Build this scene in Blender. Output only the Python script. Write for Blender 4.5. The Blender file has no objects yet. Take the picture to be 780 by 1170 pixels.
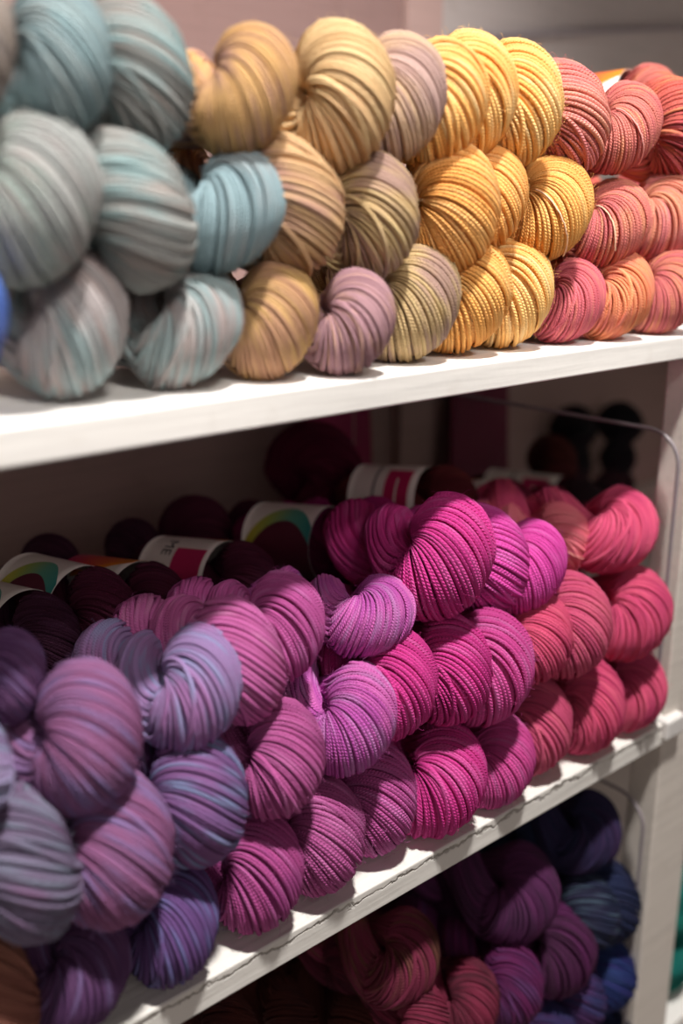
import bpy, math, random
import numpy as np
from mathutils import Vector, Matrix, Euler
C = bpy.context.scene.collection
SC = bpy.context.scene

# ------------------------------------------------------------------ helpers
def lin(h):
    h = h.lstrip('#')
    out = []
    for i in (0, 2, 4):
        v = int(h[i:i + 2], 16) / 255.0
        out.append(v / 12.92 if v <= .04045 else ((v + .055) / 1.055) ** 2.4)
    return out

def mesh_from(name, verts, faces, smooth=True, uv=None, strand=None):
    me = bpy.data.meshes.new(name)
    verts = np.asarray(verts, dtype=np.float32)
    faces = np.asarray(faces, dtype=np.int32)
    nv, nf, k = len(verts), len(faces), faces.shape[1]
    me.vertices.add(nv); me.vertices.foreach_set('co', verts.ravel())
    me.loops.add(nf * k); me.loops.foreach_set('vertex_index', faces.ravel())
    me.polygons.add(nf)
    me.polygons.foreach_set('loop_start', np.arange(0, nf * k, k, dtype=np.int32))
    me.polygons.foreach_set('loop_total', np.full(nf, k, dtype=np.int32))
    me.update(calc_edges=True)
    me.polygons.foreach_set('use_smooth', np.full(nf, smooth))
    if uv is not None:
        l = me.uv_layers.new(name='UVMap')
        l.data.foreach_set('uv', np.asarray(uv, dtype=np.float32)[faces.ravel()].ravel())
    if strand is not None:
        a = me.attributes.new('strand', 'FLOAT', 'POINT')
        a.data.foreach_set('value', np.asarray(strand, dtype=np.float32))
    me.validate()
    return me

def obj(name, me, mat=None, parent=None):
    o = bpy.data.objects.new(name, me)
    C.objects.link(o)
    if mat is not None and not me.materials:
        me.materials.append(mat)
    if parent is not None:
        o.parent = parent
    return o

def tag(o, label, cat, group=None, kind=None):
    if label: o['label'] = label
    if cat: o['category'] = cat
    if group: o['group'] = group
    if kind: o['kind'] = kind
    return o

def box_mesh(name, x0, x1, y0, y1, z0, z1, bevel=0.0, seg=2):
    import bmesh
    bm = bmesh.new()
    bmesh.ops.create_cube(bm, size=1)
    for v in bm.verts:
        v.co = Vector((x0 + (v.co.x + .5) * (x1 - x0), y0 + (v.co.y + .5) * (y1 - y0), z0 + (v.co.z + .5) * (z1 - z0)))
    if bevel:
        bmesh.ops.bevel(bm, geom=list(bm.edges), offset=bevel, segments=seg, profile=.5, affect='EDGES')
    me = bpy.data.meshes.new(name); bm.to_mesh(me); bm.free()
    return me

def tube(path, r, sides=8, closed=False):
    """verts, faces of a tube along a path (N,3)."""
    P = np.asarray(path, float); n = len(P)
    T = np.gradient(P, axis=0); T /= np.linalg.norm(T, axis=1)[:, None] + 1e-12
    up = np.array([0, 0, 1.0]) if abs(T[0][2]) < .9 else np.array([1.0, 0, 0])
    N = np.zeros_like(P); v = np.cross(T[0], up); v /= np.linalg.norm(v); N[0] = v
    for i in range(1, n):
        v = N[i - 1] - T[i] * np.dot(N[i - 1], T[i]); N[i] = v / (np.linalg.norm(v) + 1e-12)
    B = np.cross(T, N)
    ph = np.arange(sides) * 2 * math.pi / sides
    V = P[:, None, :] + r * (N[:, None, :] * np.cos(ph)[None, :, None] + B[:, None, :] * np.sin(ph)[None, :, None])
    V = V.reshape(-1, 3)
    i, j = np.meshgrid(np.arange(n - 1), np.arange(sides), indexing='ij')
    a = i * sides + j; b = i * sides + (j + 1) % sides
    Fc = np.stack([a, b, b + sides, a + sides], -1).reshape(-1, 4)
    return V, Fc

# ------------------------------------------------------------------ materials
def new_mat(name):
    m = bpy.data.materials.new(name); m.use_nodes = True
    nt = m.node_tree
    b = nt.nodes['Principled BSDF']
    return m, nt, b

def N(nt, t, **kw):
    n = nt.nodes.new(t)
    for k, v in kw.items(): setattr(n, k, v)
    return n

def math_node(nt, op, a, b=None, clamp=False):
    n = N(nt, 'ShaderNodeMath', operation=op, use_clamp=clamp)
    for i, v in enumerate((a, b)):
        if v is None: continue
        if isinstance(v, (int, float)): n.inputs[i].default_value = v
        else: nt.links.new(v, n.inputs[i])
    return n.outputs[0]

def mix_col(nt, fac, a, b):
    n = N(nt, 'ShaderNodeMix', data_type='RGBA')
    for i, v in ((0, fac), (6, a), (7, b)):
        if isinstance(v, (int, float)): n.inputs[i].default_value = v
        elif isinstance(v, (list, tuple)): n.inputs[i].default_value = (*v[:3], 1)
        else: nt.links.new(v, n.inputs[i])
    return n.outputs[2]

def ramp(nt, fac, lo, hi):
    n = N(nt, 'ShaderNodeMapRange', interpolation_type='SMOOTHSTEP')
    nt.links.new(fac, n.inputs[0]); n.inputs[1].default_value = lo; n.inputs[2].default_value = hi
    return n.outputs[0]

def yarn_material():
    """hand-dyed plied yarn: three dye colours carried by the object, spread in sections along the strands"""
    m, nt, b = new_mat('dyed_yarn')
    L = nt.links.new
    cols = []
    for k in ('dye_a', 'dye_b', 'dye_c'):
        a = N(nt, 'ShaderNodeAttribute', attribute_type='OBJECT', attribute_name=k); cols.append(a.outputs['Color'])
    info = N(nt, 'ShaderNodeObjectInfo')
    st = N(nt, 'ShaderNodeAttribute', attribute_type='GEOMETRY', attribute_name='strand')
    tc = N(nt, 'ShaderNodeTexCoord')
    uv = N(nt, 'ShaderNodeSeparateXYZ'); L(tc.outputs['UV'], uv.inputs[0])
    # soft dye sections in the skein's own space
    off = N(nt, 'ShaderNodeVectorMath', operation='ADD'); L(tc.outputs['Object'], off.inputs[0])
    cmb = N(nt, 'ShaderNodeCombineXYZ'); L(math_node(nt, 'MULTIPLY', info.outputs['Random'], 7.3), cmb.inputs[0]); L(math_node(nt, 'MULTIPLY', info.outputs['Random'], 3.1), cmb.inputs[1])
    L(cmb.outputs[0], off.inputs[1])
    n1 = N(nt, 'ShaderNodeTexNoise'); L(off.outputs[0], n1.inputs['Vector']); n1.inputs['Scale'].default_value = 22; n1.inputs['Detail'].default_value = 1.5
    # streaks that follow a strand: noise over (strand id, length)
    c2 = N(nt, 'ShaderNodeCombineXYZ')
    L(math_node(nt, 'MULTIPLY', st.outputs['Fac'], 31.0), c2.inputs[0]); L(math_node(nt, 'MULTIPLY', uv.outputs[0], 22.0), c2.inputs[1]); L(math_node(nt, 'MULTIPLY', info.outputs['Random'], 50), c2.inputs[2])
    n2 = N(nt, 'ShaderNodeTexNoise'); L(c2.outputs[0], n2.inputs['Vector']); n2.inputs['Scale'].default_value = 1.0; n2.inputs['Detail'].default_value = 1.0
    f1 = math_node(nt, 'ADD', math_node(nt, 'MULTIPLY', n1.outputs['Fac'], .62), math_node(nt, 'MULTIPLY', n2.outputs['Fac'], .38))
    col = mix_col(nt, ramp(nt, f1, .43, .60), cols[0], cols[1])
    c3 = N(nt, 'ShaderNodeCombineXYZ')
    L(math_node(nt, 'ADD', math_node(nt, 'MULTIPLY', st.outputs['Fac'], 57.0), 9.0), c3.inputs[0]); L(math_node(nt, 'MULTIPLY', uv.outputs[0], 30.0), c3.inputs[1]); L(math_node(nt, 'MULTIPLY', info.outputs['Random'], 33), c3.inputs[2])
    n3 = N(nt, 'ShaderNodeTexNoise'); L(c3.outputs[0], n3.inputs['Vector']); n3.inputs['Scale'].default_value = 1.0; n3.inputs['Detail'].default_value = 0.5
    col = mix_col(nt, math_node(nt, 'MULTIPLY', ramp(nt, n3.outputs['Fac'], .50, .72), .7), col, cols[2])
    # fine value mottling of the dye
    n4 = N(nt, 'ShaderNodeTexNoise'); L(tc.outputs['UV'], n4.inputs['Vector']); n4.inputs['Scale'].default_value = 260
    hsv = N(nt, 'ShaderNodeHueSaturation'); L(col, hsv.inputs['Color'])
    L(math_node(nt, 'ADD', math_node(nt, 'MULTIPLY', n4.outputs['Fac'], .3), .85), hsv.inputs['Value'])
    L(hsv.outputs[0], b.inputs['Base Color'])
    b.inputs['Roughness'].default_value = .75
    b.inputs['Specular IOR Level'].default_value = .15
    b.inputs['Sheen Weight'].default_value = .3
    b.inputs['Sheen Roughness'].default_value = .4
    L(hsv.outputs[0], b.inputs['Sheen Tint'])
    # the twist of the plies, as relief
    tw = math_node(nt, 'SINE', math_node(nt, 'ADD', math_node(nt, 'MULTIPLY', uv.outputs[0], 2 * math.pi / .0022), math_node(nt, 'MULTIPLY', uv.outputs[1], 6 * math.pi)))
    n5 = N(nt, 'ShaderNodeTexNoise'); L(tc.outputs['Object'], n5.inputs['Vector']); n5.inputs['Scale'].default_value = 1400; n5.inputs['Detail'].default_value = 2
    hgt = math_node(nt, 'ADD', math_node(nt, 'MULTIPLY', tw, .5), math_node(nt, 'MULTIPLY', n5.outputs['Fac'], .25))
    bp = N(nt, 'ShaderNodeBump'); bp.inputs['Strength'].default_value = .65; bp.inputs['Distance'].default_value = .0007
    L(hgt, bp.inputs['Height']); L(bp.outputs[0], b.inputs['Normal'])
    return m
YARN = yarn_material()

def paint_material(name, base, worn=0.0, crackle=False):
    """brushed white paint over wood; crackle = lifted, flaking paint along a board's edge"""
    m, nt, b = new_mat(name); L = nt.links.new
    tc = N(nt, 'ShaderNodeTexCoord')
    mp = N(nt, 'ShaderNodeMapping'); L(tc.outputs['Object'], mp.inputs[0]); mp.inputs['Scale'].default_value = (9, 160, 160)
    n1 = N(nt, 'ShaderNodeTexNoise'); L(mp.outputs[0], n1.inputs['Vector']); n1.inputs['Scale'].default_value = 1; n1.inputs['Detail'].default_value = 4
    n2 = N(nt, 'ShaderNodeTexNoise'); L(tc.outputs['Object'], n2.inputs['Vector']); n2.inputs['Scale'].default_value = 35; n2.inputs['Detail'].default_value = 5
    col = mix_col(nt, ramp(nt, n1.outputs['Fac'], .45, .8), base, [c * .88 for c in base])
    col = mix_col(nt, math_node(nt, 'MULTIPLY', ramp(nt, n2.outputs['Fac'], .58, .78), .35), col, [base[0] * .74, base[1] * .70, base[2] * .66])
    h = math_node(nt, 'ADD', math_node(nt, 'MULTIPLY', n1.outputs['Fac'], .5), math_node(nt, 'MULTIPLY', n2.outputs['Fac'], .6))
    if crackle:
        wob = N(nt, 'ShaderNodeTexNoise'); L(tc.outputs['Object'], wob.inputs['Vector']); wob.inputs['Scale'].default_value = 45; wob.inputs['Detail'].default_value = 5; wob.inputs['Roughness'].default_value = .65
        sx = N(nt, 'ShaderNodeSeparateXYZ'); L(tc.outputs['Object'], sx.inputs[0])
        # the line where the paint has lifted wanders along the upper third of the edge
        d = math_node(nt, 'SUBTRACT', sx.outputs[2], math_node(nt, 'ADD', math_node(nt, 'MULTIPLY', wob.outputs['Fac'], .022), CRACK_Z - .011))
        line = math_node(nt, 'SUBTRACT', 1.0, ramp(nt, math_node(nt, 'ABSOLUTE', d), .0003, .0016))
        front = math_node(nt, 'LESS_THAN', sx.outputs[1], .0012)
        line = math_node(nt, 'MULTIPLY', line, front)
        wob2 = N(nt, 'ShaderNodeTexNoise'); L(tc.outputs['Object'], wob2.inputs['Vector']); wob2.inputs['Scale'].default_value = 14
        line = math_node(nt, 'MULTIPLY', line, ramp(nt, wob2.outputs['Fac'], .38, .5))
        col = mix_col(nt, math_node(nt, 'MULTIPLY', line, .6), col, lin('8a7f76'))
        step = math_node(nt, 'MULTIPLY', ramp(nt, d, -.0006, .0006), front)
        h = math_node(nt, 'ADD', h, math_node(nt, 'MULTIPLY', step, 2.2))
        h = math_node(nt, 'SUBTRACT', h, math_node(nt, 'MULTIPLY', line, 2.5))
    L(col, b.inputs['Base Color']); b.inputs['Roughness'].default_value = .55
    bp = N(nt, 'ShaderNodeBump'); bp.inputs['Strength'].default_value = .6; bp.inputs['Distance'].default_value = .0018 if crackle else .001
    L(h, bp.inputs['Height']); L(bp.outputs[0], b.inputs['Normal'])
    return m
CRACK_Z = -.355
WHITE = paint_material('white_brushed_paint', lin('efebe6'))
CRACK = paint_material('cracked_white_paint', lin('ebe7e0'), crackle=True)
POST = paint_material('post_paint', lin('ded5cb'))
BACK = paint_material('back_board_paint', lin('b0948e'))
BACK3 = paint_material('mauve_back_board_paint', lin('8c716d'))
BACK2 = paint_material('grey_back_board_paint', lin('b4aaa7'))

def plain(name, col, rough=.6, **kw):
    m, nt, b = new_mat(name)
    n = N(nt, 'ShaderNodeTexNoise'); n.inputs['Scale'].default_value = 60
    c = mix_col(nt, n.outputs['Fac'], [v * .9 for v in col], [min(1, v * 1.08) for v in col])
    nt.links.new(c, b.inputs['Base Color']); b.inputs['Roughness'].default_value = rough
    for k, v in kw.items(): b.inputs[k].default_value = v
    return m
PAPER = plain('white_paper', lin('e6dfd8'), .55)
INK = plain('black_ink', lin('2a2526'), .6)
GREYINK = plain('grey_ink', lin('6a6062'), .6)
MAGBOX = plain('magenta_print', lin('c01a5c'), .5)
TIE = plain('pale_cotton_thread', lin('f0c9a8'), .8)
TIE2 = plain('pink_cotton_thread', lin('f0a8a0'), .8)
CARDM = plain('magenta_card', lin('9a1450'), .6)
CARDR = plain('maroon_card', lin('6a1236'), .6)
METAL = plain('painted_bracket', lin('e4e0dc'), .35)
DARKHOLE = plain('nail_hole', lin('4a4040'), .8)

def gradient_print(name, stops):
    m, nt, b = new_mat(name)
    tc = N(nt, 'ShaderNodeTexCoord'); sp = N(nt, 'ShaderNodeSeparateXYZ'); nt.links.new(tc.outputs['UV'], sp.inputs[0])
    r = N(nt, 'ShaderNodeValToRGB'); nt.links.new(sp.outputs[0], r.inputs[0])
    e = r.color_ramp.elements
    e[0].position, e[0].color = stops[0][0], (*lin(stops[0][1]), 1)
    e[1].position, e[1].color = stops[-1][0], (*lin(stops[-1][1]), 1)
    for p, c in stops[1:-1]:
        x = e.new(p); x.color = (*lin(c), 1)
    nt.links.new(r.outputs[0], b.inputs['Base Color']); b.inputs['Roughness'].default_value = .5
    return m
WAVE_COOL = gradient_print('yellow_green_teal_print', [(0, 'd8c030'), (.35, '9fb050'), (.65, '5fa58c'), (1, '2f9490')])
WAVE_WARM = gradient_print('magenta_orange_print', [(0, 'b01a60'), (.35, 'd0403c'), (.7, 'd86a30'), (1, 'e08a20')])
MAROONP = plain('maroon_print', lin('5a1630'), .5)
AMBERP = plain('amber_print', lin('e88a1c'), .5)

def acrylic():
    m, nt, b = new_mat('clear_acrylic')
    b.inputs['Base Color'].default_value = (.96, .95, .95, 1); b.inputs['Roughness'].default_value = .02
    b.inputs['Transmission Weight'].default_value = 1; b.inputs['IOR'].default_value = 1.2
    b.inputs['Specular IOR Level'].default_value = .5
    return m
ACRYLIC = acrylic()
EDGE = plain('acrylic_edge', lin('8d8488'), .3)

# ------------------------------------------------------------------ the skein
A_R, B_R, L_S = .0238, .0160, .098       # ply radius, half the gap between ply centres, straight length

PLY_SIGN, STRAND_SIGN = 1, 1
def centre_frames(seed, nb=34, ns=30, nk=12):
    """closed centre line of a folded, twisted hank: ply out, front fold, ply back, rear fold.
    local x = across the fold, y = normal to the fold's plane, z = into the shelf"""
    rng = np.random.RandomState(seed)
    tw = PLY_SIGN * (4.6 + rng.rand() * 1.6)
    ts = np.linspace(0, 1, ns)
    tau = lambda q: tw * (q ** 1.25)
    Cc, E1, E2, R, G = [], [], [], [], []
    def add(c, e1, e2, r, g=1.0): Cc.append(c); E1.append(e1); E2.append(e2); R.append(r); G.append(g)
    def neck(q): u = min(1, q / .45); return 1 - .38 * u * u * (3 - 2 * u)
    # front fold, theta 0..pi   (outward from the fold's centre)
    for th in np.linspace(0, math.pi, nb):
        e1 = np.array([math.cos(th), 0, -math.sin(th)])
        add(B_R * e1, e1, np.array([0, 1.0, 0]), 1.0 + .05 * math.sin(th))
    # ply 2, going back
    for q in ts[1:]:
        t = math.pi + tau(q); e1 = np.array([math.cos(t), math.sin(t), 0]); z = q * L_S
        e2 = -np.array([-math.sin(t), math.cos(t), 0])
        add(e1 * B_R * neck(q) + np.array([0, 0, z]), e1, e2, 1 - .16 * math.sin(math.pi * min(1, q * 1.15)), neck(q))
    # rear fold
    t0 = math.pi + tau(1.0)
    for th in np.linspace(0, math.pi, nk)[1:-1]:
        d = np.array([math.cos(t0), math.sin(t0), 0]); z = np.array([0, 0, 1.0])
        e1 = d * math.cos(th) + z * math.sin(th)
        add(B_R * neck(1) * e1 + np.array([0, 0, L_S]), e1, -np.array([-math.sin(t0), math.cos(t0), 0]), .95, neck(1))
    # ply 1, coming forward
    for q in ts[::-1][:-1]:
        t = tau(q); e1 = np.array([math.cos(t), math.sin(t), 0]); z = q * L_S
        e2 = np.array([-math.sin(t), math.cos(t), 0])
        add(e1 * B_R * neck(q) + np.array([0, 0, z]), e1, e2, 1 - .16 * math.sin(math.pi * min(1, q * 1.15)), neck(q))
    Cc, E1, E2, R, G = map(np.array, (Cc, E1, E2, R, G))
    return Cc, E1, E2, R, G

def smooth_noise(rng, n, waves=5):
    x = np.linspace(0, 2 * math.pi, n, endpoint=False); y = np.zeros(n)
    for k in range(1, waves + 1):
        y += rng.randn() * np.sin(k * x + rng.rand() * 6.3) / (k ** .5)
    return y / math.sqrt(waves)

def skein_mesh(seed, stray=False):
    rng = np.random.RandomState(100 + seed)
    Cc, E1, E2, R, G = centre_frames(seed)
    n = len(Cc)
    seg = np.linalg.norm(np.roll(Cc + E1 * A_R * .6, -1, 0) - (Cc + E1 * A_R * .6), axis=1)
    s = np.concatenate([[0], np.cumsum(seg)[:-1]]); tot = seg.sum()
    # an even turn so that the strands join up round the closed loop
    turns = STRAND_SIGN * (3 if seed % 3 else 2)
    nb, ns = 34, 30
    wt = np.full(n, 3.3 / ns); wt[:nb] = 5.6 / nb; wt[nb + ns - 1: n - ns + 1] = 3.6 / (n - nb - 2 * ns + 2)
    wt = np.convolve(np.concatenate([wt[-4:], wt, wt[:4]]), np.ones(9) / 9, 'valid')
    order = np.concatenate([[0], np.cumsum(wt)[:-1]]) / wt.sum() * 2 * math.pi * turns
    lump = 1 + .035 * smooth_noise(rng, n, 4)
    flat = .93 + .07 * rng.rand()
    def surf(alpha, rad):
        """points at angle alpha and ply-radius rad (arrays over the n rings)"""
        p1 = rad * np.cos(alpha); p2 = rad * np.sin(alpha) * flat
        lim = B_R * G
        p1 = np.where(p1 < 0, -lim * np.tanh(-p1 / lim * .9), p1)
        return Cc + E1 * p1[:, None] + E2 * p2[:, None]
    V, Fc, UV, ST = [], [], [], []
    base = 0
    def add_strand(path, r, val, sides=6, rr=None):
        nonlocal base
        P = path; m = len(P)
        T = np.roll(P, -1, 0) - np.roll(P, 1, 0); T /= np.linalg.norm(T, axis=1)[:, None] + 1e-9
        out = P - Cc; out -= T * (out * T).sum(1)[:, None]; out /= np.linalg.norm(out, axis=1)[:, None] + 1e-9
        sd = np.cross(T, out)
        ph = np.arange(sides) * 2 * math.pi / sides
        rad = r if rr is None else rr[:, None, None]
        vv = P[:, None] + rad * (out[:, None] * np.cos(ph)[None, :, None] * .9 + sd[:, None] * np.sin(ph)[None, :, None] * 1.04)
        i, j = np.meshgrid(np.arange(m), np.arange(sides), indexing='ij')
        a = base + i * sides + j; b = base + i * sides + (j + 1) % sides
        i2 = (i + 1) % m
        c = base + i2 * sides + (j + 1) % sides; d = base + i2 * sides + j
        V.append(vv.reshape(-1, 3)); Fc.append(np.stack([a, d, c, b], -1).reshape(-1, 4))
        ds = np.linalg.norm(np.roll(P, -1, 0) - P, axis=1); u = np.concatenate([[0], np.cumsum(ds)[:-1]])
        UV.append(np.stack([np.repeat(u, sides), np.tile(np.arange(sides) / sides, m)], -1))
        ST.append(np.full(m * sides, val)); base += m * sides
    NS = 34
    bulk = smooth_noise(rng, n, 6)
    # how wide a strand can be at every ring: half the gap to its neighbour
    W = np.zeros(n)
    for a0 in np.linspace(0, 2 * math.pi, 12, endpoint=False):
        Pa = surf(a0 + order, A_R * R * lump * .93); Pb = surf(a0 + 2 * math.pi / NS + order, A_R * R * lump * .93)
        W += np.sqrt(((Pa[:, None] - Pb[None]) ** 2).sum(-1)).min(1) / 12
    ids = []
    for i in range(NS):
        a0 = 2 * math.pi * i / NS + .04 * rng.randn()
        al = a0 + order + .055 * smooth_noise(rng, n, 7) + .05 * bulk
        Pa = surf(al, A_R * R * lump * .93); Pb = surf(al + 2 * math.pi / NS, A_R * R * lump * .93)
        loc = np.sqrt(((Pa[:, None] - Pb[None]) ** 2).sum(-1)).min(1)
        rr = np.clip(.485 * (.7 * loc + .3 * W), .0006, .0023)
        rr = np.convolve(np.concatenate([rr[-2:], rr, rr[:2]]), np.ones(5) / 5, 'valid')
        rr = rr * (1 + .09 * rng.randn())
        rad = A_R * R * lump - rr + .00045 * smooth_noise(rng, n, 7) + (.0004 * rng.randn())
        add_strand(surf(al, rad), 0, rng.rand(), 8, rr)
    # strands of an upper layer that cross the others at another slant
    for i in range(2 + (4 if stray else 0)):
        a0 = rng.rand() * 6.28; k = turns - STRAND_SIGN
        al = a0 + order / turns * k
        rad = A_R * R * lump - .0008 + .0003 * smooth_noise(rng, n, 4) + (.0007 if stray and i < 4 else 0)
        add_strand(surf(al, rad), .0017, rng.rand(), 8)
    # the packed strands below
    for i in range(17):
        al = 2 * math.pi * i / 17 + order + .1 * smooth_noise(rng, n, 5)
        add_strand(surf(al, A_R * R * .75), .0042, rng.rand(), 5)
    # fuzz: short fibres standing off the surface
    for i in range(420):
        j = rng.randint(0, n) if rng.rand() < .35 else rng.randint(0, 40)
        al = np.full(n, rng.rand() * 6.28)
        p = surf(al, A_R * R * lump)[j]
        o = p - Cc[j]; o /= np.linalg.norm(o) + 1e-9
        d = rng.randn(3); d -= o * d.dot(o) * .6; d /= np.linalg.norm(d)
        ln = .002 + .004 * rng.rand()
        t = np.linspace(0, 1, 5)[:, None]
        path = p - o * .001 + d * ln * t + o * (.0026 * np.sin(t * 2.2)) * (0.5 + rng.rand())
        v, f = tube(path, .00007, 3)
        V.append(v); Fc.append(f + base); UV.append(np.zeros((len(v), 2))); ST.append(np.full(len(v), .5)); base += len(v)
    me = mesh_from('yarn_skein', np.concatenate(V), np.concatenate(Fc), True, np.concatenate(UV), np.concatenate(ST))
    me.materials.append(YARN)
    return me, surf, (s, tot, turns, R, lump)

VARIANTS = [skein_mesh(k) for k in range(7)]
STRAYS = [skein_mesh(20 + k, True) for k in range(2)]

PAL = {
 'greybrown': ('9b8f86', '8a7f7a', 'a39a98'), 'teal': ('86a1a6', '7f9296', '929b9b'), 'greyteal': ('92928f', '849a9b', '9e918b'),
 'grey': ('959795', '8d9892', '9d9290'), 'teal2': ('869da3', '90989b', '7f949b'), 'greymauve': ('9d9594', '90a0a1', 'a8948f'),
 'brongold': ('c89e6a', 'a07a74', 'b0886c'), 'goldtan': ('d4b284', 'c49e76', 'dec494'), 'mauvetan': ('b69890', 'caaa8c', 'a88882'),
 'tan': ('caa47a', 'b08878', 'd6b286'), 'khaki': ('c0a478', 'a4867a', 'ceb482'), 'goldbrown': ('cca66c', 'b0866a', 'c09870'),
 'mauve': ('b38c92', 'a9828a', 'cba28a'),
 'yellow': ('f4be76', 'ecac60', 'f8d098'), 'yellow2': ('f0ae64', 'e69e52', 'f4c082'), 'gold': ('ecae62', 'df9a50', 'f0bd78'),
 'coral': ('d07a70', 'c4686a', 'de9670'), 'coralpink': ('d68478', 'ca7474', 'de9a80'), 'coraldark': ('c86258', 'b8525a', 'd98a5c'),
 'coral2': ('d98872', 'cd767a', 'e09c78'), 'coralred': ('cc6872', 'be5a68', 'd67e74'), 'orange': ('e58e66', 'd6766a', 'eda070'),
 'blue': ('5a78c0', '7a88c8', '5068b0'),
 'red': ('ce5074', 'be446c', 'd6607c'), 'red2': ('c85878', 'ba4a6e', 'd0667e'), 'salmon': ('e67a88', 'dc6a7c', 'ea8890'),
 'magenta': ('c63a88', 'b03078', 'cc5a9c'), 'magenta2': ('c64c90', 'b84084', 'c468a2'), 'hotpink': ('d04aa0', 'c43e94', 'd468b0'),
 'plumpink': ('be5a9c', 'a84c88', 'c070aa'), 'plum': ('b05690', '98487c', 'b86a9e'), 'plummag': ('a84a86', '94407a', 'b4609a'),
 'orchid': ('c866ac', 'b050a0', 'b87eb4'), 'rose': ('b8609a', 'a85488', 'c47ca8'),
 'violet': ('64467a', '5a406e', '6e72a4'), 'violetblue': ('70507f', '7c5484', '7c90b4'), 'purple': ('66446a', '5a3a62', '74608c'),
 'purplepink': ('80587f', '8c5880', '7f70a0'), 'greypurple': ('6c6078', '785a7a', '7c8496'), 'lavender': ('9478a6', '9a6c9e', '8a92b8'), 'lilac': ('a8a0c4', 'a890bc', '98b0c8'),
 'terracotta': ('a06c5c', '946054', 'aa7464'),
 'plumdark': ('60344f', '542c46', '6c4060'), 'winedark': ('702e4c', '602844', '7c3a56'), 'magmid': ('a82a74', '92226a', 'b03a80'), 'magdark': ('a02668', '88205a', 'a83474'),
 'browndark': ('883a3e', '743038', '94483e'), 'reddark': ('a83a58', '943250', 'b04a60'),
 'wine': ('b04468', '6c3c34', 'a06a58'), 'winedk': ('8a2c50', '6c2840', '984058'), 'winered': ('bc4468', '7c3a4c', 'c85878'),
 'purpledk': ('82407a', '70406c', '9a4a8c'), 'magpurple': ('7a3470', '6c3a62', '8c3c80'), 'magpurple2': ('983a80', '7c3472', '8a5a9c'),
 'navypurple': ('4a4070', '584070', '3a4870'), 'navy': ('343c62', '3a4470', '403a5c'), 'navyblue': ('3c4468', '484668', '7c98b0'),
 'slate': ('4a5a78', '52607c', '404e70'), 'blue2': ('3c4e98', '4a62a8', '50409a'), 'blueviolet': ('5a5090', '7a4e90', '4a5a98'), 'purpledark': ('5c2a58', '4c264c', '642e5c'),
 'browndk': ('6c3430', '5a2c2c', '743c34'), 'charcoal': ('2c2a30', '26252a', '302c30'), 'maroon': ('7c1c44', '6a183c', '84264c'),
 'green': ('1f7a70', '1a6a64', '2a8a7a'),
}
SHADED_DYES = ('wine', 'winedk', 'winered', 'purpledk', 'magpurple', 'magpurple2', 'navypurple', 'navy', 'navyblue', 'blue2', 'blueviolet', 'purpledark', 'browndk', 'charcoal', 'plumdark', 'winedark', 'magdark', 'browndark', 'reddark', 'maroon')  # skeins of the lower shelf and back rows: their shade is mixed into the dye
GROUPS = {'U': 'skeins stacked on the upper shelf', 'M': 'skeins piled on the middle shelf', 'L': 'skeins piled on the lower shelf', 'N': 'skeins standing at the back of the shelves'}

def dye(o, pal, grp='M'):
    d = (.40 if grp == 'L' else .62) if pal in SHADED_DYES else 1.08  # darkens the dye to stand in for shade, most on the lower shelf
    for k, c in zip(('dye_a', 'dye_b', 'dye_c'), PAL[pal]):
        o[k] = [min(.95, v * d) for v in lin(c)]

# ---- parts some skeins carry
BAND_R, BAND_Z0, BAND_Z1 = .0372, .016, .098
def band_surface(u, v, lift=0.0):
    """u = angle round the skein, v = 0..1 from the fold end to the rear"""
    z = BAND_Z0 + (BAND_Z1 - BAND_Z0) * v
    r = BAND_R - .0018 * v + lift
    return (r * np.cos(u), r * np.sin(u), z + 0 * u)

def band_mesh():
    na, nz = 72, 8
    V = []
    for t in (0.0, .0005):
        for k in range(nz + 1):
            u = np.arange(na) * 2 * math.pi / na
            x, y, z = band_surface(u, k / nz, t); V.append(np.stack([x, y, z], -1))
    V = np.concatenate(V); F = []
    off = (nz + 1) * na
    for k in range(nz):
        for i in range(na):
            a, b = k * na + i, k * na + (i + 1) % na
            F.append((a, b, b + na, a + na)); F.append((off + a, off + a + na, off + b + na, off + b))
    for k in (0, nz):
        for i in range(na):
            a, b = k * na + i, k * na + (i + 1) % na
            F.append((a, off + a, off + b, b))
    me = mesh_from('paper_band', V, F); me.materials.append(PAPER); return me
BAND = band_mesh()

def patch_mesh(name, mat, u_lo, u_hi, v0, v1, lift=.0009, m=40, flip=False):
    """a printed area on the band between two curves u_lo(v) and u_hi(v)"""
    V, F, UV = [], [], []
    K = 40
    for i in range(m + 1):
        v = v0 + (v1 - v0) * i / m
        for k in range(K + 1):
            u = u_lo(v) + (u_hi(v) - u_lo(v)) * k / K
            V.append([float(q) for q in band_surface(np.float64(u), v, lift)]); UV.append((1 - i / m if flip else i / m, k / K))
    for i in range(m):
        for k in range(K):
            a = i * (K + 1) + k
            F.append((a, a + K + 1, a + K + 2, a + 1))
    me = mesh_from(name, V, F, True, UV); me.materials.append(mat); return me

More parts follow.
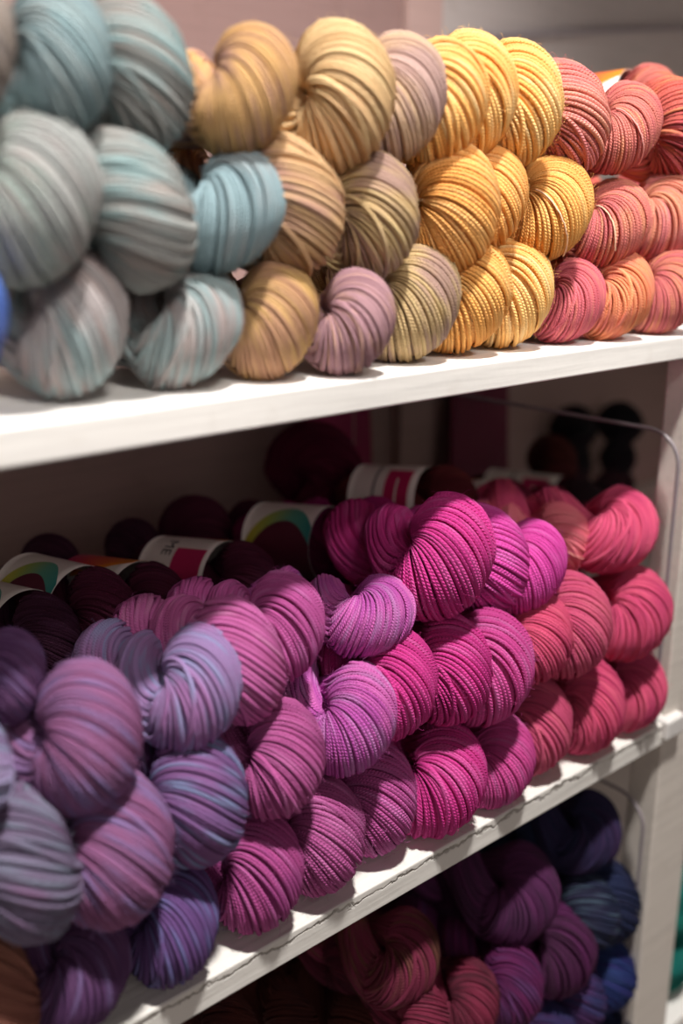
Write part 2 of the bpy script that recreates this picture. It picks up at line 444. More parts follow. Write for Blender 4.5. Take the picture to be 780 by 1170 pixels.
def text_mesh(name, txt, mat, u0, v0, size, turn, lift=.0011, shear=0):
    """lettering wrapped on the band; turn: 'round' runs round the skein, 'along' runs along it"""
    cu = bpy.data.curves.new(name, 'FONT'); cu.body = txt; cu.size = size; cu.resolution_u = 3; cu.shear = shear
    to = bpy.data.objects.new(name, cu)
    me = bpy.data.meshes.new_from_object(to)
    bpy.data.objects.remove(to)
    for v in me.vertices:
        x, y = v.co.x, v.co.y
        if turn == 'round': uu, vv = u0 - x / BAND_R, v0 - y / (BAND_Z1 - BAND_Z0)
        else: uu, vv = u0 + y / BAND_R, v0 - x / (BAND_Z1 - BAND_Z0)
        p = band_surface(np.float64(uu), vv, lift); v.co = [float(q) for q in p]
    me.materials.append(mat); return me

def tie_mesh(variant, th_lo, th_hi, alpha0, slant, r=.0006):
    """a thread lying across the front fold"""
    me, surf, (s, tot, turns, R, lump) = variant
    n = len(R); al = np.linspace(0, 1, 26)
    pts = []
    for q in al:
        idx = int(4 + 18 * (.5 + slant * (q - .5)))
        P = surf(np.full(n, alpha0 + th_lo + (th_hi - th_lo) * q), A_R * R * lump + .0008)
        pts.append(P[idx])
    pts = np.array(pts)
    k = np.ones(5) / 5
    sm = np.stack([np.convolve(np.pad(pts[:, c], 2, mode='edge'), k, 'valid') for c in range(3)], -1)
    v, f = tube(sm, r, 8)
    return mesh_from('tie_thread', v, f)

def add_band(o, kind, face):
    """face = the angle (in the skein's own frame) that looks up and out of the shelf"""
    bd = obj('paper_band', BAND, None, o); bd['label'] = 'white paper band'
    W = math.pi
    f = face
    if kind in ('teal', 'wave'):
        off = lambda v: min(2.0, -.40 + (.05 if kind == 'teal' else .2) + 1.35 * (v - .6) ** 2 / .36)
        obj('printed_wave', patch_mesh('printed_wave', WAVE_COOL, lambda v: f - off(1 - v) - .46, lambda v: f - off(1 - v), 0, 1, flip=True), None, bd)
        obj('printed_field', patch_mesh('printed_field', MAROONP, lambda v: f - 2.5, lambda v: f - off(1 - v) - .46, 0, 1, .0008, flip=True), None, bd)
    elif kind in ('orange', 'orange2', 'orange3'):
        e = {'orange': .25, 'orange2': 0, 'orange3': .9}[kind]
        edge = lambda v: f + .3 - e + .4 * math.cos(2.4 * v + .4)
        obj('printed_wave', patch_mesh('printed_wave', WAVE_WARM, edge, lambda v: f + 1.3, 0, 1, flip=True), None, bd)
        obj('printed_stripe', patch_mesh('printed_stripe', AMBERP, lambda v: edge(v) - .2 * math.sin(math.pi * v), edge, 0, .75), None, bd)
    elif kind == 'text':
        obj('printed_wave', patch_mesh('printed_wave', WAVE_WARM, lambda v: f + .72 - .12 * math.cos(5 * v), lambda v: f + 1.6, 0, 1, flip=True), None, bd)
        obj('printed_letters', text_mesh('printed_letters', 'ME', INK, f + .30, .70, .0165, 'round'), None, bd)
        obj('printed_box', patch_mesh('printed_box', MAGBOX, lambda v: f - 1.6, lambda v: f + .02, .06, .50), None, bd)
    elif kind == 'box':
        obj('printed_line', patch_mesh('printed_line', GREYINK, lambda v: f - .9, lambda v: f + .45, .60, .635, .0009, 4), None, bd)
        obj('printed_box', patch_mesh('printed_box', MAGBOX, lambda v: f - 1.3, lambda v: f + .15, .10, .46), None, bd)
        obj('printed_stroke', patch_mesh('printed_stroke', PAPER, lambda v: f - 1.0, lambda v: f - .2, .265, .295, .0012, 4), None, bd)

SKEINS = [
    # x, y, z of the fold's centre, size, turn of the fold, yaw, pitch, dye, shelf, label, extras
    (0.1771, 0.0210, 0.1622, 0.824, 180, 0, 0, 'greybrown', 'U', 'grey-brown skein cut off at the edge of the top row, beside bright teal skein', {}),
    (0.2277, 0.0320, 0.1597, 0.867, 178, 0, 0, 'teal', 'U', 'bright teal skein, large and blurred, at the start of the top row', {}),
    (0.2736, 0.0420, 0.1584, 0.968, 200, 0, 0, 'greyteal', 'U', 'grey and teal skein with dark low crease, top row between teal and brown skeins', {}),
    (0.3320, 0.0320, 0.1541, 0.897, 155, 0, 0, 'brongold', 'U', 'skein half mauve-brown and half gold, open crease, top row', {}),
    (0.3983, 0.0340, 0.1553, 1.045, 178, 0, 0, 'goldtan', 'U', 'pale golden tan skein with central crease, largest in the top row', {}),
    (0.4432, 0.0360, 0.1570, 0.978, 160, -4, 0, 'mauvetan', 'U', 'mauve-tan skein in the top row touching the first yellow one', {}),
    (0.4800, 0.0340, 0.1578, 0.985, 165, -4, 0, 'yellow', 'U', 'yellow skein with one loose strand sweeping across, first yellow of the top row', {'stray': 1}),
    (0.5108, 0.0400, 0.1629, 1.020, 170, 0, 0, 'yellow', 'U', 'yellow skein squeezed between two other yellow ones in the top row', {}),
    (0.5518, 0.0340, 0.1608, 1.039, 178, 0, 0, 'yellow', 'U', 'bright yellow skein with radiating crease, last yellow of the top row', {}),
    (0.6063, 0.0360, 0.1542, 1.035, 200, 0, 0, 'coralpink', 'U', 'pinkish coral skein in the top row touching the last yellow skein', {}),
    (0.6711, 0.0340, 0.1533, 0.894, 150, 0, 0, 'coral', 'U', 'coral skein tied with a pale thread, top row beside peeking white label', {'tie': 1}),
    (0.7478, 0.0400, 0.1550, 1.045, 200, 0, 0, 'coraldark', 'U', 'dark rusty coral skein at the far end of the top row', {}),
    (0.2076, 0.0280, 0.0976, 1.016, 160, 0, 0, 'grey', 'U', 'smooth grey skein at the start of the second row, upper shelf', {}),
    (0.2606, 0.0300, 0.0927, 1.049, 205, 0, 0, 'greyteal', 'U', 'grey skein with teal streaks and deep low crease, second row', {}),
    (0.3205, 0.0340, 0.0928, 0.941, 140, 0, 0, 'teal2', 'U', 'pale blue-teal skein in the second row beside a tan one', {}),
    (0.3612, 0.0360, 0.0961, 1.062, 205, 0, 0, 'tan', 'U', 'tan skein with thick overhanging strand, second row beside pale blue-teal', {'stray': 1}),
    (0.4239, 0.0340, 0.0914, 0.986, 188, 0, 0, 'khaki', 'U', 'khaki tan skein with pinched crease, second row touching the first yellow skein', {}),
    (0.4896, 0.0340, 0.0962, 1.094, 182, 0, 0, 'yellow2', 'U', 'deep yellow skein, biggest yellow one in the second row', {}),
    (0.5280, 0.0380, 0.1009, 0.942, 165, -6, 0, 'yellow2', 'U', 'narrow deep yellow skein, middle yellow of the second row', {}),
    (0.5879, 0.0340, 0.0949, 0.993, 150, 0, 0, 'gold', 'U', 'golden skein with a pale tie thread, second row beside coral', {'tie': 1}),
    (0.6635, 0.0340, 0.0851, 0.945, 140, 0, 0, 'coral', 'U', 'coral skein with a short pale tie thread, second row beside gold', {'tie': 2}),
    (0.7447, 0.0400, 0.0900, 1.012, 150, 0, 0, 'coral2', 'U', 'orange-coral skein at the far end of the second row', {}),
    (0.2312, 0.0460, 0.0326, 0.991, 160, 0, 0, 'greymauve', 'U', 'grey-mauve and teal skein sitting on the upper shelf, nearest its start', {'rest': 0.0}),
    (0.2964, 0.0400, 0.0287, 0.917, 140, 0, 0, 'greymauve', 'U', 'silvery grey skein with crease on top, sitting on upper shelf beside gold-brown skein', {'rest': 0.0}),
    (0.3486, 0.0360, 0.0302, 0.901, 160, 0, 0, 'goldbrown', 'U', 'gold-brown skein sitting on the upper shelf between grey and dusty mauve skeins', {'rest': 0.0}),
    (0.3951, 0.0192, 0.0304, 0.821, 155, 0, 0, 'mauve', 'U', 'dusty mauve skein sitting on the upper shelf board', {'rest': 0.0}),
    (0.4612, 0.0377, 0.0369, 0.996, 155, 0, 0, 'khaki', 'U', 'khaki and brown skein sitting on the upper shelf beside yellow', {'rest': 0.0}),
    (0.5102, 0.0375, 0.0383, 1.034, 160, 0, 0, 'gold', 'U', 'golden yellow skein sitting on the upper shelf beside the khaki one', {'rest': 0.0}),
    (0.5594, 0.0396, 0.0369, 0.997, 165, -5, 0, 'yellow', 'U', 'bright yellow skein sitting on the upper shelf against the first coral one', {'rest': 0.0}),
    (0.6184, 0.0327, 0.0319, 0.861, 140, 0, 0, 'coralred', 'U', 'rosy coral skein sitting on the upper shelf against the yellow one', {'rest': 0.0}),
    (0.6636, 0.0232, 0.0334, 0.902, 150, 0, 0, 'orange', 'U', 'orange coral skein sitting on the upper shelf between two redder ones', {'rest': 0.0}),
    (0.7286, 0.0217, 0.0345, 0.931, 145, 0, 0, 'coral', 'U', 'coral skein sitting on the upper shelf at its far end', {'rest': 0.0}),
    (0.1606, 0.0140, 0.0478, 0.808, 170, 0, 0, 'blue', 'U', 'blue skein just peeking in at the start of the upper shelf', {}),
    (0.8206, 0.1110, 0.1842, 0.827, 180, 10, 0, 'coral', 'U', 'coral skein behind the top row, only its white and pink band showing', {'band': 'orange3'}),
    (0.9443, 0.1260, 0.1005, 1.220, 180, 0, 0, 'coraldark', 'U', 'rust coral skein behind the end of the coral rows', {}),
    (0.7223, 0.0180, -0.3138, 0.977, 145, 0, 0, 'red', 'M', 'red skein sitting on the middle shelf closest to the white post', {'rest': -0.35}),
    (0.6594, 0.0199, -0.3097, 1.088, 160, 0, 0, 'red', 'M', 'red skein on the middle shelf board, second from the white post', {'rest': -0.35}),
    (0.5981, 0.0264, -0.3106, 1.064, 165, 0, 0, 'red2', 'M', 'red skein on the middle shelf board beside the magenta one', {'rest': -0.35}),
    (0.5413, 0.0170, -0.3139, 0.975, 150, 0, 0, 'magenta2', 'M', 'pinkish magenta skein on the middle shelf board touching the red row', {'rest': -0.35}),
    (0.4806, 0.0203, -0.3076, 1.145, 145, 0, 0, 'magenta', 'M', 'deep magenta skein on the middle shelf board with dark crease', {'rest': -0.35}),
    (0.4253, 0.0332, -0.3102, 1.075, 165, 0, 0, 'plumpink', 'M', 'purple-pink skein on the middle shelf board beside deep magenta', {'rest': -0.35}),
    (0.3691, 0.0218, -0.3109, 1.056, 165, 0, 0, 'plum', 'M', 'dusty plum skein on the middle shelf board above the cracked paint', {'rest': -0.35}),
    (0.3163, 0.0198, -0.3134, 0.989, 160, 0, 0, 'plummag', 'M', 'raspberry plum skein on the middle shelf board beside the violet one', {'rest': -0.35}),
    (0.2515, 0.0154, -0.3153, 0.936, 152, 0, 0, 'violet', 'M', 'blue-violet skein with bright streak in crease, on the middle shelf board', {'rest': -0.35}),
    (0.1934, 0.0204, -0.3167, 0.899, 135, 0, 0, 'purple', 'M', 'dark purple skein on the middle shelf board beside the terracotta one', {'rest': -0.35}),
    (0.1470, 0.0280, -0.3167, 0.910, 180, 0, 0, 'terracotta', 'M', 'terracotta brown skein in the bottom corner of the middle shelf', {}),
    (0.7092, 0.0180, -0.2376, 1.119, 140, 0, 0, 'red', 'M', 'plump red skein in the second layer, right against the white post', {}),
    (0.6275, 0.0210, -0.2282, 1.106, 160, 0, 0, 'red2', 'M', 'brick pink skein in the second layer between two redder skeins', {}),
    (0.5857, 0.0220, -0.2266, 0.984, 160, 0, 0, 'red', 'M', 'red skein in the second layer touching pinkish magenta', {}),
    (0.5255, 0.0180, -0.2329, 1.153, 155, 0, 0, 'magenta2', 'M', 'pinkish magenta skein in the second layer beside the red skeins', {}),
    (0.4899, 0.0210, -0.2244, 1.069, 170, 0, 0, 'magenta', 'M', 'deep magenta skein in the second layer, middle of three magenta ones', {}),
    (0.4351, 0.0210, -0.2193, 1.017, 160, 0, 0, 'magenta', 'M', 'narrow hot magenta skein in the second layer beside orchid skein', {}),
    (0.3936, 0.0180, -0.2290, 0.995, 148, 0, 0, 'orchid', 'M', 'orchid pink skein with central pinch in the second layer', {}),
    (0.3334, 0.0180, -0.2361, 0.984, 160, 0, 0, 'plum', 'M', 'plum skein in the second layer beside blue-streaked violet one', {}),
    (0.2727, 0.0190, -0.2403, 1.060, 175, 0, 0, 'violetblue', 'M', 'violet skein with blue streaks across it, second layer', {}),
    (0.2159, 0.0120, -0.2453, 1.139, 165, 0, 0, 'purplepink', 'M', 'pinkish purple skein in the second layer, blurred and close', {}),
    (0.1647, 0.0100, -0.2324, 1.040, 190, 0, 0, 'greypurple', 'M', 'grey-purple skein with thick sagging strands, second layer, near end of shelf', {'stray': 1}),
    (0.7141, 0.0410, -0.1684, 1.138, 120, 8, 6, 'red', 'M', 'big red skein topping the pile beside the white post', {}),
    (0.6760, 0.0660, -0.1736, 0.806, 190, 0, 8, 'salmon', 'M', 'salmon pink skein with a pale tie, top of pile behind bright magenta', {'tie': 1}),
    (0.5883, 0.0340, -0.1709, 0.994, 145, -8, 8, 'hotpink', 'M', 'bright hot magenta skein, top of pile in front of salmon pink one', {}),
    (0.5546, 0.0460, -0.1607, 1.112, 185, -14, 10, 'hotpink', 'M', 'hot magenta skein half hidden behind the big creased magenta one', {}),
    (0.4916, 0.0320, -0.1415, 1.175, 152, -14, 10, 'magenta', 'M', 'big magenta skein with dark vertical crease, top of pile', {}),
    (0.4316, 0.0400, -0.1720, 0.907, 108, 6, 12, 'orchid', 'M', 'orchid skein with rounded nose and crease on top, crowning the pile', {}),
    (0.3597, 0.0460, -0.1631, 0.922, 160, 0, 12, 'plumpink', 'M', 'pink plum skein on top of pile between orchid and dusky rose skeins', {}),
    (0.3183, 0.0360, -0.1710, 1.043, 185, 0, 12, 'rose', 'M', 'dusky rose-plum skein on top of pile beside lavender one', {}),
    (0.2829, 0.0300, -0.1755, 0.987, 150, 5, 12, 'lavender', 'M', 'lavender skein with knotted crease on top of pile', {}),
    (0.2090, 0.0220, -0.1764, 1.069, 165, 4, 12, 'purplepink', 'M', 'large purple skein with deep crease on top of pile, close to camera', {}),
    (0.1415, 0.0120, -0.1601, 0.811, 190, 0, 8, 'lilac', 'M', 'pale lilac skein cut off by the edge, top of pile', {}),
    (0.1848, 0.0580, -0.1477, 0.665, 160, 0, 12, 'purple', 'M', 'shadowed purple skein behind the large purple one', {}),
    (0.2612, 0.1860, -0.1890, 0.836, 180, 14, 4, 'plumdark', 'M', 'dark plum skein in shadow, nearest of the banded skeins', {'band': 'teal'}),
    (0.3042, 0.1860, -0.1822, 0.850, 180, 14, 4, 'winedark', 'M', 'wine skein in shadow with green wave band, second of banded row', {'band': 'teal'}),
    (0.3496, 0.1860, -0.1873, 0.835, 180, 14, 6, 'winedark', 'M', 'wine skein in shadow with magenta and orange band', {'band': 'orange'}),
    (0.4307, 0.1860, -0.1889, 0.847, 180, 14, 6, 'winedark', 'M', 'wine skein in shadow, white band with black letters and magenta box', {'band': 'text'}),
    (0.5393, 0.1860, -0.1816, 0.878, 180, 14, 4, 'magdark', 'M', 'dark magenta skein in shadow with yellow-green wave band', {'band': 'wave'}),
    (0.5535, 0.1660, -0.1733, 0.928, 170, 8, 6, 'magmid', 'M', 'dark magenta skein in shadow behind the big creased magenta one', {}),
    (0.6600, 0.1860, -0.1647, 0.856, 180, 20, 3, 'browndark', 'M', 'brown-red skein in shadow with grey print and magenta box on band', {'band': 'box'}),
    (0.7366, 0.1760, -0.1874, 0.855, 180, 14, 6, 'reddark', 'M', 'dark red skein in shadow behind hot magenta, orange on its band', {'band': 'orange2'}),
    (0.8032, 0.1760, -0.2039, 0.838, 180, 10, 6, 'reddark', 'M', 'dark red skein in shadow beside the salmon pink one', {}),
    (0.9759, 0.2660, -0.2525, 1.085, 180, 18, 0, 'charcoal', 'M', 'near-black skein with pale band seen through the acrylic divider', {'band': 'box'}),
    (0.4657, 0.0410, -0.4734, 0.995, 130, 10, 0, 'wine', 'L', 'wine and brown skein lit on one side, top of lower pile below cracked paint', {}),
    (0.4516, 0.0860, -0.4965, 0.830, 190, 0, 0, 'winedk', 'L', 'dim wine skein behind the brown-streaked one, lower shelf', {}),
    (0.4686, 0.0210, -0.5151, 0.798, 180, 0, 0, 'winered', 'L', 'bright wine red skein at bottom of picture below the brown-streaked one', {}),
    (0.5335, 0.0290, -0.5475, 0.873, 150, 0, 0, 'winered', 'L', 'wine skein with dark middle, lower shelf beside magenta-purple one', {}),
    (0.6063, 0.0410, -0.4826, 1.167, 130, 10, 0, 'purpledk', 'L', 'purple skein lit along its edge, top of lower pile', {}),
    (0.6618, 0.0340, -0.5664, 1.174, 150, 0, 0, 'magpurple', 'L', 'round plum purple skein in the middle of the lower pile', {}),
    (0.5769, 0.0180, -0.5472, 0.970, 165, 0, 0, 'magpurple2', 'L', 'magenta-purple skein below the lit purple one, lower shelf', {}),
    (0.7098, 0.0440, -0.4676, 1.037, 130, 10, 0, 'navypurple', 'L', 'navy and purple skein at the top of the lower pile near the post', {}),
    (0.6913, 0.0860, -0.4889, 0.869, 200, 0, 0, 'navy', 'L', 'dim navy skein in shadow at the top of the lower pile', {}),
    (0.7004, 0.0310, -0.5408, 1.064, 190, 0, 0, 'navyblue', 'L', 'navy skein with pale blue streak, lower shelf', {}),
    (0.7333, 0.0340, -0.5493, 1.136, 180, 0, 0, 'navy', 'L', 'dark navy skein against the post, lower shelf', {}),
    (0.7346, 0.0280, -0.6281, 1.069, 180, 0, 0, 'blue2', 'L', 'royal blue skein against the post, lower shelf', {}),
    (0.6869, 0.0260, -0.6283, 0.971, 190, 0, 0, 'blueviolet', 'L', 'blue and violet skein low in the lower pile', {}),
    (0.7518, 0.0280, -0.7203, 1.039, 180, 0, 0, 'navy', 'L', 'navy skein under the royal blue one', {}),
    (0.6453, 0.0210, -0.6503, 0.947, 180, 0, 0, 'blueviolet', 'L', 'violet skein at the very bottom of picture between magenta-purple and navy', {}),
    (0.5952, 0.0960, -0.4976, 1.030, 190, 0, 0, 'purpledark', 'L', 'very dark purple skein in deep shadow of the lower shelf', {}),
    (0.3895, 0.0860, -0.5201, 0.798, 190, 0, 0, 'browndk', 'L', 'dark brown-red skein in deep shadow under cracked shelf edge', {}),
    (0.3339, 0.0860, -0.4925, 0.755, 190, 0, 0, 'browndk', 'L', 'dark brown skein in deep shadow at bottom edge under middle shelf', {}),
    (0.4953, 0.2260, -0.6344, 1.110, 190, 0, 0, 'browndk', 'L', 'added near-black brown skein filling in shade at the back of the lower shelf under the cracked edge', {}),  # this and the next two are added to darken gaps behind the lower pile
    (0.5999, 0.2260, -0.6220, 1.297, 190, 0, 0, 'winedk', 'L', 'added near-black wine skein filling in shade at the back of the lower shelf above the brown-streaked one', {}),
    (0.6699, 0.1860, -0.6121, 1.311, 190, 0, 0, 'purpledark', 'L', 'added near-black purple skein filling in shade at the back of the lower shelf between wine and purple ones', {}),
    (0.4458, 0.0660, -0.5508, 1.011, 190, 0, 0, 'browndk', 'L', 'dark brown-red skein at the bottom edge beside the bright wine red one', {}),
]
random.seed(5)
used = 0
def skein(x, y, z, sc, psi, yaw, pit, pal, grp, label, ex, name='yarn_skein'):
    global used
    i = used; used += 1
    var = STRAYS[i % 2] if ex.get('stray') else VARIANTS[(i * 3) % 7]
    o = obj(name, var[0])
    p = math.radians(psi)
    # local y (normal of the fold) -> (cos psi, 0, sin psi); local z -> into the shelf
    by = Vector((math.cos(p), 0, math.sin(p))); bz = Vector((0, 1, 0)); bx = by.cross(bz)
    M = Matrix((bx, by, bz)).transposed()
    jy = random.uniform(-4, 4); jp = random.uniform(-2, 2) if ex.get('rest') is None else 0
    Rm = Matrix.Rotation(math.radians(yaw + jy), 3, 'Z') @ Matrix.Rotation(math.radians(-pit + jp), 3, 'X')
    o.matrix_world = Matrix.Translation((x, y, z)) @ (Rm @ M).to_4x4() @ Matrix.Scale(sc, 4)
    o.matrix_world = Matrix.Translation(o.matrix_world.to_3x3() @ Vector((0, 0, .008))) @ o.matrix_world
    if ex.get('rest') is not None:          # let it lie on its board
        co = np.empty(len(var[0].vertices) * 3, np.float32); var[0].vertices.foreach_get('co', co)
        mw = np.array(o.matrix_world); zz = np.sort((co.reshape(-1, 3) @ mw[2, :3]) + mw[2, 3])
        o.matrix_world = Matrix.Translation((0, 0, ex['rest'] + .0004 - float(zz[len(zz) // 500]))) @ o.matrix_world
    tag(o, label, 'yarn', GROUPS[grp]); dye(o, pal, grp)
    if ex.get('tie'):
        t = obj('tie_thread', tie_mesh(var, -1.1, 1.3, .35 if ex['tie'] == 1 else 1.2, .5), TIE if 'gold' in label else TIE2, o); t['label'] = 'pale tie thread'
    if ex.get('band'):
        # the angle that points up towards the room
        loc = (Rm @ M).transposed() @ Vector((-.35, -.35, .87)); add_band(o, ex['band'], math.atan2(loc.y, loc.x))
    return o
for r in SKEINS: skein(*r)

# skeins standing on end at the back: fold upward
def standing(x, y, z, sc, psi, pal, label, grp='N'):
    global used
    var = VARIANTS[(used * 3) % 7]; used += 1
    o = obj('yarn_skein', var[0])
    p = math.radians(psi)
    by = Vector((math.cos(p), math.sin(p), 0)); bz = Vector((0, 0, -1)); bx = by.cross(bz)
    o.matrix_world = Matrix.Translation((x, y, z)) @ Matrix((bx, by, bz)).transposed().to_4x4() @ Matrix.Scale(sc, 4)
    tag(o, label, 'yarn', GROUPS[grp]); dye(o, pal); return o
for a in (
    (.339, .346, 1.01, 170, 'plumdark', 'dark plum skein standing in shadow against the back, farthest toward the camera'),
    (.418, .346, 1.00, 150, 'plumdark', 'dark plum skein standing in shadow behind the orange band'),
    (.486, .346, 1.05, 190, 'winedark', 'dark wine skein standing in shadow behind the lettered band'),
    (.550, .346, .96, 160, 'winedark', 'dark wine skein standing in shadow behind the yellow-green wave band'),
    (.632, .350, 1.34, 200, 'maroon', 'tall maroon skein standing in front of the magenta card'),
    (1.19, .440, 1.00, 170, 'charcoal', 'black skein standing against the back, first of two beyond the divider'),
    (1.305, .440, .95, 190, 'charcoal', 'black skein standing against the back, closest to the white post in the picture'),
    (1.00, .330, 1.0, 160, 'browndk', 'very dark brown skein standing in shadow behind the acrylic divider'),
    ): standing(a[0], a[1], -.35 + .1385 * a[2], a[2], a[3], a[4], a[5])
o = standing(.935, .07, -.80 + .1385, 1.0, 180, 'green', 'teal skein on the low shelf beyond the white post')
del o['group']


# ------------------------------------------------------------------ the shelving unit
unit = bpy.data.objects.new('shelving_unit', None); C.objects.link(unit); unit.location = (0, 0, 0)
tag(unit, 'white painted wooden shelving unit holding all the yarn', 'shelf unit')
BACKY, X0, X1 = .50, -.12, 1.55
def board(zt, th, mat, xe=X1, name='shelf_board'):
    # full-length board: one run in front of the posts, the rest behind them
    import bmesh
    outl = [(X0, 0), (.776, 0), (.776, .002), (.7595, .002), (.7595, .0345), (xe, .0345), (xe, BACKY), (X0, BACKY)]
    bm = bmesh.new()
    f = bm.faces.new([bm.verts.new((x, y, zt - th)) for x, y in outl])
    r = bmesh.ops.extrude_face_region(bm, geom=[f])
    for v in [g for g in r['geom'] if isinstance(g, bmesh.types.BMVert)]: v.co.z = zt
    bmesh.ops.recalc_face_normals(bm, faces=bm.faces)
    bmesh.ops.bevel(bm, geom=[e for e in bm.edges if e.calc_length() > .3], offset=.0014, segments=3, profile=.5, affect='EDGES')
    me = bpy.data.meshes.new(name); bm.to_mesh(me); bm.free()
    return obj(name, me, mat, unit)
def top_board():
    me = box_mesh('shelf_board', X0, X1, 0, BACKY, -.0185, 0, .0014, 3)
    return obj('shelf_board', me, WHITE, unit)
top_board(); board(-.35, .0215, CRACK); board(-.80, .0215, WHITE)
obj('post', box_mesh('post', .760, .823, .0025, .0335, -1.05, -.019, .002), POST, unit)
obj('post', box_mesh('post', X0 - .05, X0 - .001, .0, .0335, -1.05, .45, .002), POST, unit)
obj('end_panel', box_mesh('end_panel', X0 - .05, X0 - .001, .036, BACKY, -1.05, .45), POST, unit)
obj('end_panel', box_mesh('end_panel', X1 + .001, X1 + .02, .03, BACKY, -1.05, .45), POST, unit)
obj('back_panel', box_mesh('back_panel', X0 - .05, X1 + .02, BACKY + .001, BACKY + .012, -1.05, .45), BACK, unit)
bt = obj('batten', box_mesh('batten', .885, .942, BACKY - .016, BACKY + .0005, -1.05, .45, .001), BACK, unit)
for z in (-.075, -.42):
    for x in (.900, .930):
        v, f = tube([(x, BACKY - .0168, z), (x, BACKY - .015, z)], .0032, 12)
        import bmesh
        bm = bmesh.new(); bmesh.ops.create_circle(bm, cap_ends=True, segments=14, radius=.0032, matrix=Matrix.Translation((x, BACKY - .0166, z)) @ Matrix.Rotation(math.radians(90), 4, 'X'))
        g = bmesh.ops.extrude_face_region(bm, geom=list(bm.faces))
        for q in [e for e in g['geom'] if isinstance(e, bmesh.types.BMVert)]: q.co.y -= .0008
        me = bpy.data.meshes.new('nail_head'); bm.to_mesh(me); bm.free(); obj('nail_head', me, DARKHOLE, bt)
obj('back_board', box_mesh('back_board', X0, .884, BACKY - .006, BACKY + .0005, .002, .45, .001), BACK3, unit)
obj('back_board', box_mesh('back_board', .945, X1, BACKY - .006, BACKY + .0005, .002, .45, .001), BACK2, unit)
ts = obj('trim_strip', box_mesh('trim_strip', -.30, .30, -.003, .003, -.0035, .0035, .001), EDGE, unit)
ts.matrix_local = Matrix.Translation((1.26, BACKY - .0095, .335)) @ Matrix.Rotation(-.127, 4, 'Y')
obj('corner_bracket', box_mesh('corner_bracket', .752, .781, -.006, .016, -.366, -.346, .003, 3), METAL, unit)

def divider(z0, z1, label):
    import bmesh
    d = bpy.data.objects.new('acrylic_divider', None); C.objects.link(d); d.location = (.7485, .2, z0)
    tag(d, label, 'divider')
    rr = .030; y0, y1 = .007, .42
    pts = [(y1, z0), (y0, z0), (y0, z1 - rr)] + [(y0 + rr - rr * math.cos(a), z1 - rr + rr * math.sin(a)) for a in np.linspace(0, math.pi / 2, 10)[1:]] + [(y1, z1)]
    bm = bmesh.new(); f = bm.faces.new([bm.verts.new((.747 - .7485, y - .2, z - z0)) for y, z in pts])
    g = bmesh.ops.extrude_face_region(bm, geom=[f])
    for v in [e for e in g['geom'] if isinstance(e, bmesh.types.BMVert)]: v.co.x += .003
    bmesh.ops.recalc_face_normals(bm, faces=bm.faces)
    me = bpy.data.meshes.new('clear_sheet'); bm.to_mesh(me); bm.free(); obj('clear_sheet', me, ACRYLIC, d)
    v, f = tube([(0, y - .2, z - z0) for y, z in pts[1:]], .0017, 8)
    e = obj('polished_edge', mesh_from('polished_edge', v, f), EDGE, d); e['label'] = 'grey polished edge'
divider(-.3498, -.083, 'clear acrylic divider with rounded corner beside the red skeins on the middle shelf')
divider(-.7998, -.432, 'clear acrylic divider with rounded corner beside the navy skeins on the lower shelf')

def card(name, x0, x1, h, mat, label, rnd):
    import bmesh
    pts = [(x0, 0), (x1, 0), (x1, h - rnd)] + [(x1 - rnd + rnd * math.cos(a), h - rnd + rnd * math.sin(a)) for a in np.linspace(0, math.pi / 2, 8)[1:]] + [(x0 + .02, h)]
    bm = bmesh.new(); f = bm.faces.new([bm.verts.new((x, 0, z)) for x, z in pts])
    g = bmesh.ops.extrude_face_region(bm, geom=[f])
    for v in [e for e in g['geom'] if isinstance(e, bmesh.types.BMVert)]: v.co.y += .006
    bmesh.ops.recalc_face_normals(bm, faces=bm.faces)
    me = bpy.data.meshes.new(name); bm.to_mesh(me); bm.free()
    o = obj(name, me, mat); o.matrix_world = Matrix.Translation((0, BACKY - .048, -.3495)) @ Matrix.Rotation(-.06, 4, 'X')
    tag(o, label, 'card'); return o
card('card_panel', .70, .815, .318, CARDM, 'dark magenta card leaning on the back behind a tall maroon skein', .004)
card('card_panel', .948, 1.07, .318, CARDR, 'maroon card leaning on the back beside the white batten', .02)


# ------------------------------------------------------------------ room
def slab(name, *a, mat=None, kind='structure'):
    o = obj(name, box_mesh(name, *a), mat); o['kind'] = kind; return o
slab('floor', -3, 4, -3.5, 1.0, -1.10, -1.05, mat=plain('grey_floor', lin('8a8078'), .6))
slab('wall_back', -3, 4, BACKY + .02, BACKY + .08, -1.05, 1.9, mat=plain('mauve_wall', lin('a89894'), .8))

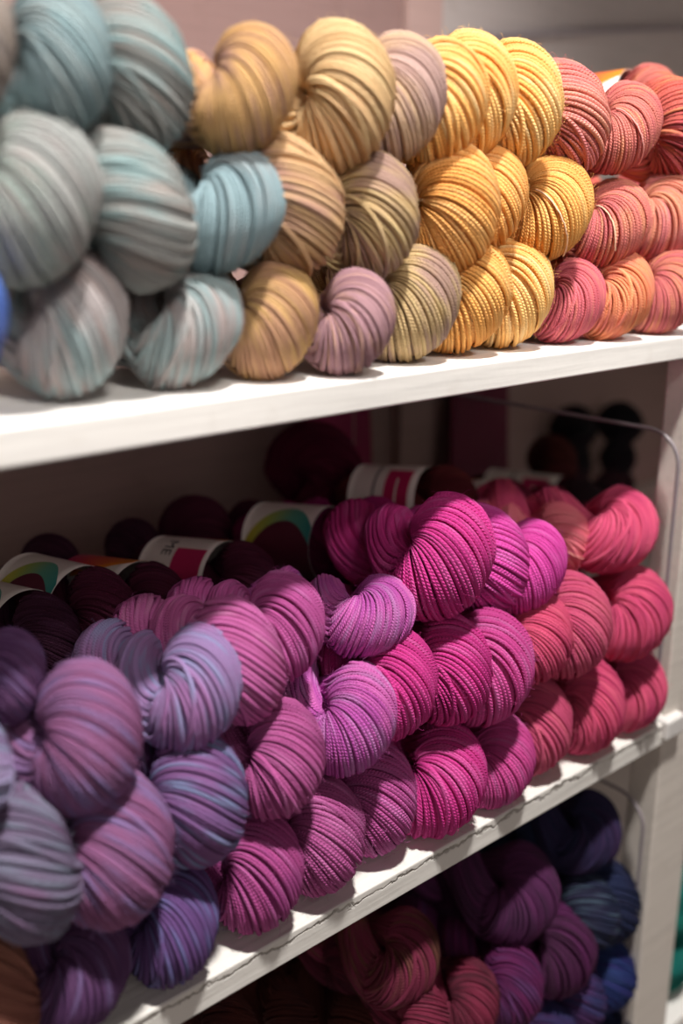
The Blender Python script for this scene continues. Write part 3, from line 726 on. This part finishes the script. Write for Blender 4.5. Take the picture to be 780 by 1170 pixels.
# ------------------------------------------------------------------ light
def look(o, t): o.rotation_euler = (Vector(t) - o.location).to_track_quat('-Z', 'Y').to_euler()
sp = bpy.data.lights.new('shop_spotlight', 'SPOT'); sp.energy = 235; sp.spot_size = math.radians(65); sp.spot_blend = .6; sp.shadow_soft_size = .07; sp.color = (1, .965, .925)
so = bpy.data.objects.new('shop_spotlight', sp); C.objects.link(so); so.location = (.36, -.53, 1.70); look(so, (.42, .05, -.2))
ar = bpy.data.lights.new('soft_front_fill', 'AREA'); ar.shape = 'RECTANGLE'; ar.size = 2.0; ar.size_y = 1.4; ar.energy = 8.5; ar.color = (1, .88, .84)  # unseen area light, added as soft fill from the front
ao = bpy.data.objects.new('soft_front_fill', ar); C.objects.link(ao); ao.location = (-.3, -2.2, .60); look(ao, (.4, 0, -.1))
for lx in (.14, .54):  # added fill spots, coned to brighten the upper shelf and spare the middle one
    fr = bpy.data.lights.new('upper_shelf_fill', 'SPOT'); fr.energy = 31; fr.spot_size = math.radians(32); fr.spot_blend = 1.0; fr.shadow_soft_size = .09; fr.color = (1, .955, .91)
    fo = bpy.data.objects.new('upper_shelf_fill', fr); C.objects.link(fo); fo.location = (lx - .04, -.75, .75); look(fo, (lx + .08, .03, .18))
w = bpy.data.worlds.new('World'); SC.world = w; w.use_nodes = True
w.node_tree.nodes['Background'].inputs[0].default_value = (1, .93, .9, 1); w.node_tree.nodes['Background'].inputs[1].default_value = .07

# ------------------------------------------------------------------ camera
cam = bpy.data.cameras.new('camera'); co = bpy.data.objects.new('camera', cam); C.objects.link(co)
co.location = (0, -.434, .0914)
co.rotation_euler = (math.radians(90 - 16.43), 0, -math.radians(40.5))
cam.sensor_fit = 'VERTICAL'; cam.sensor_height = 36; cam.lens = 1150 / 1170 * 36
cam.clip_start = .01
cam.dof.use_dof = True; cam.dof.focus_distance = .69; cam.dof.aperture_fstop = 2.6
SC.camera = co
SC.view_settings.view_transform = 'Standard'
SC.view_settings.look = 'None'
SC.view_settings.exposure = .12
SC.view_settings.gamma = 1
SC.view_settings.use_curve_mapping = False
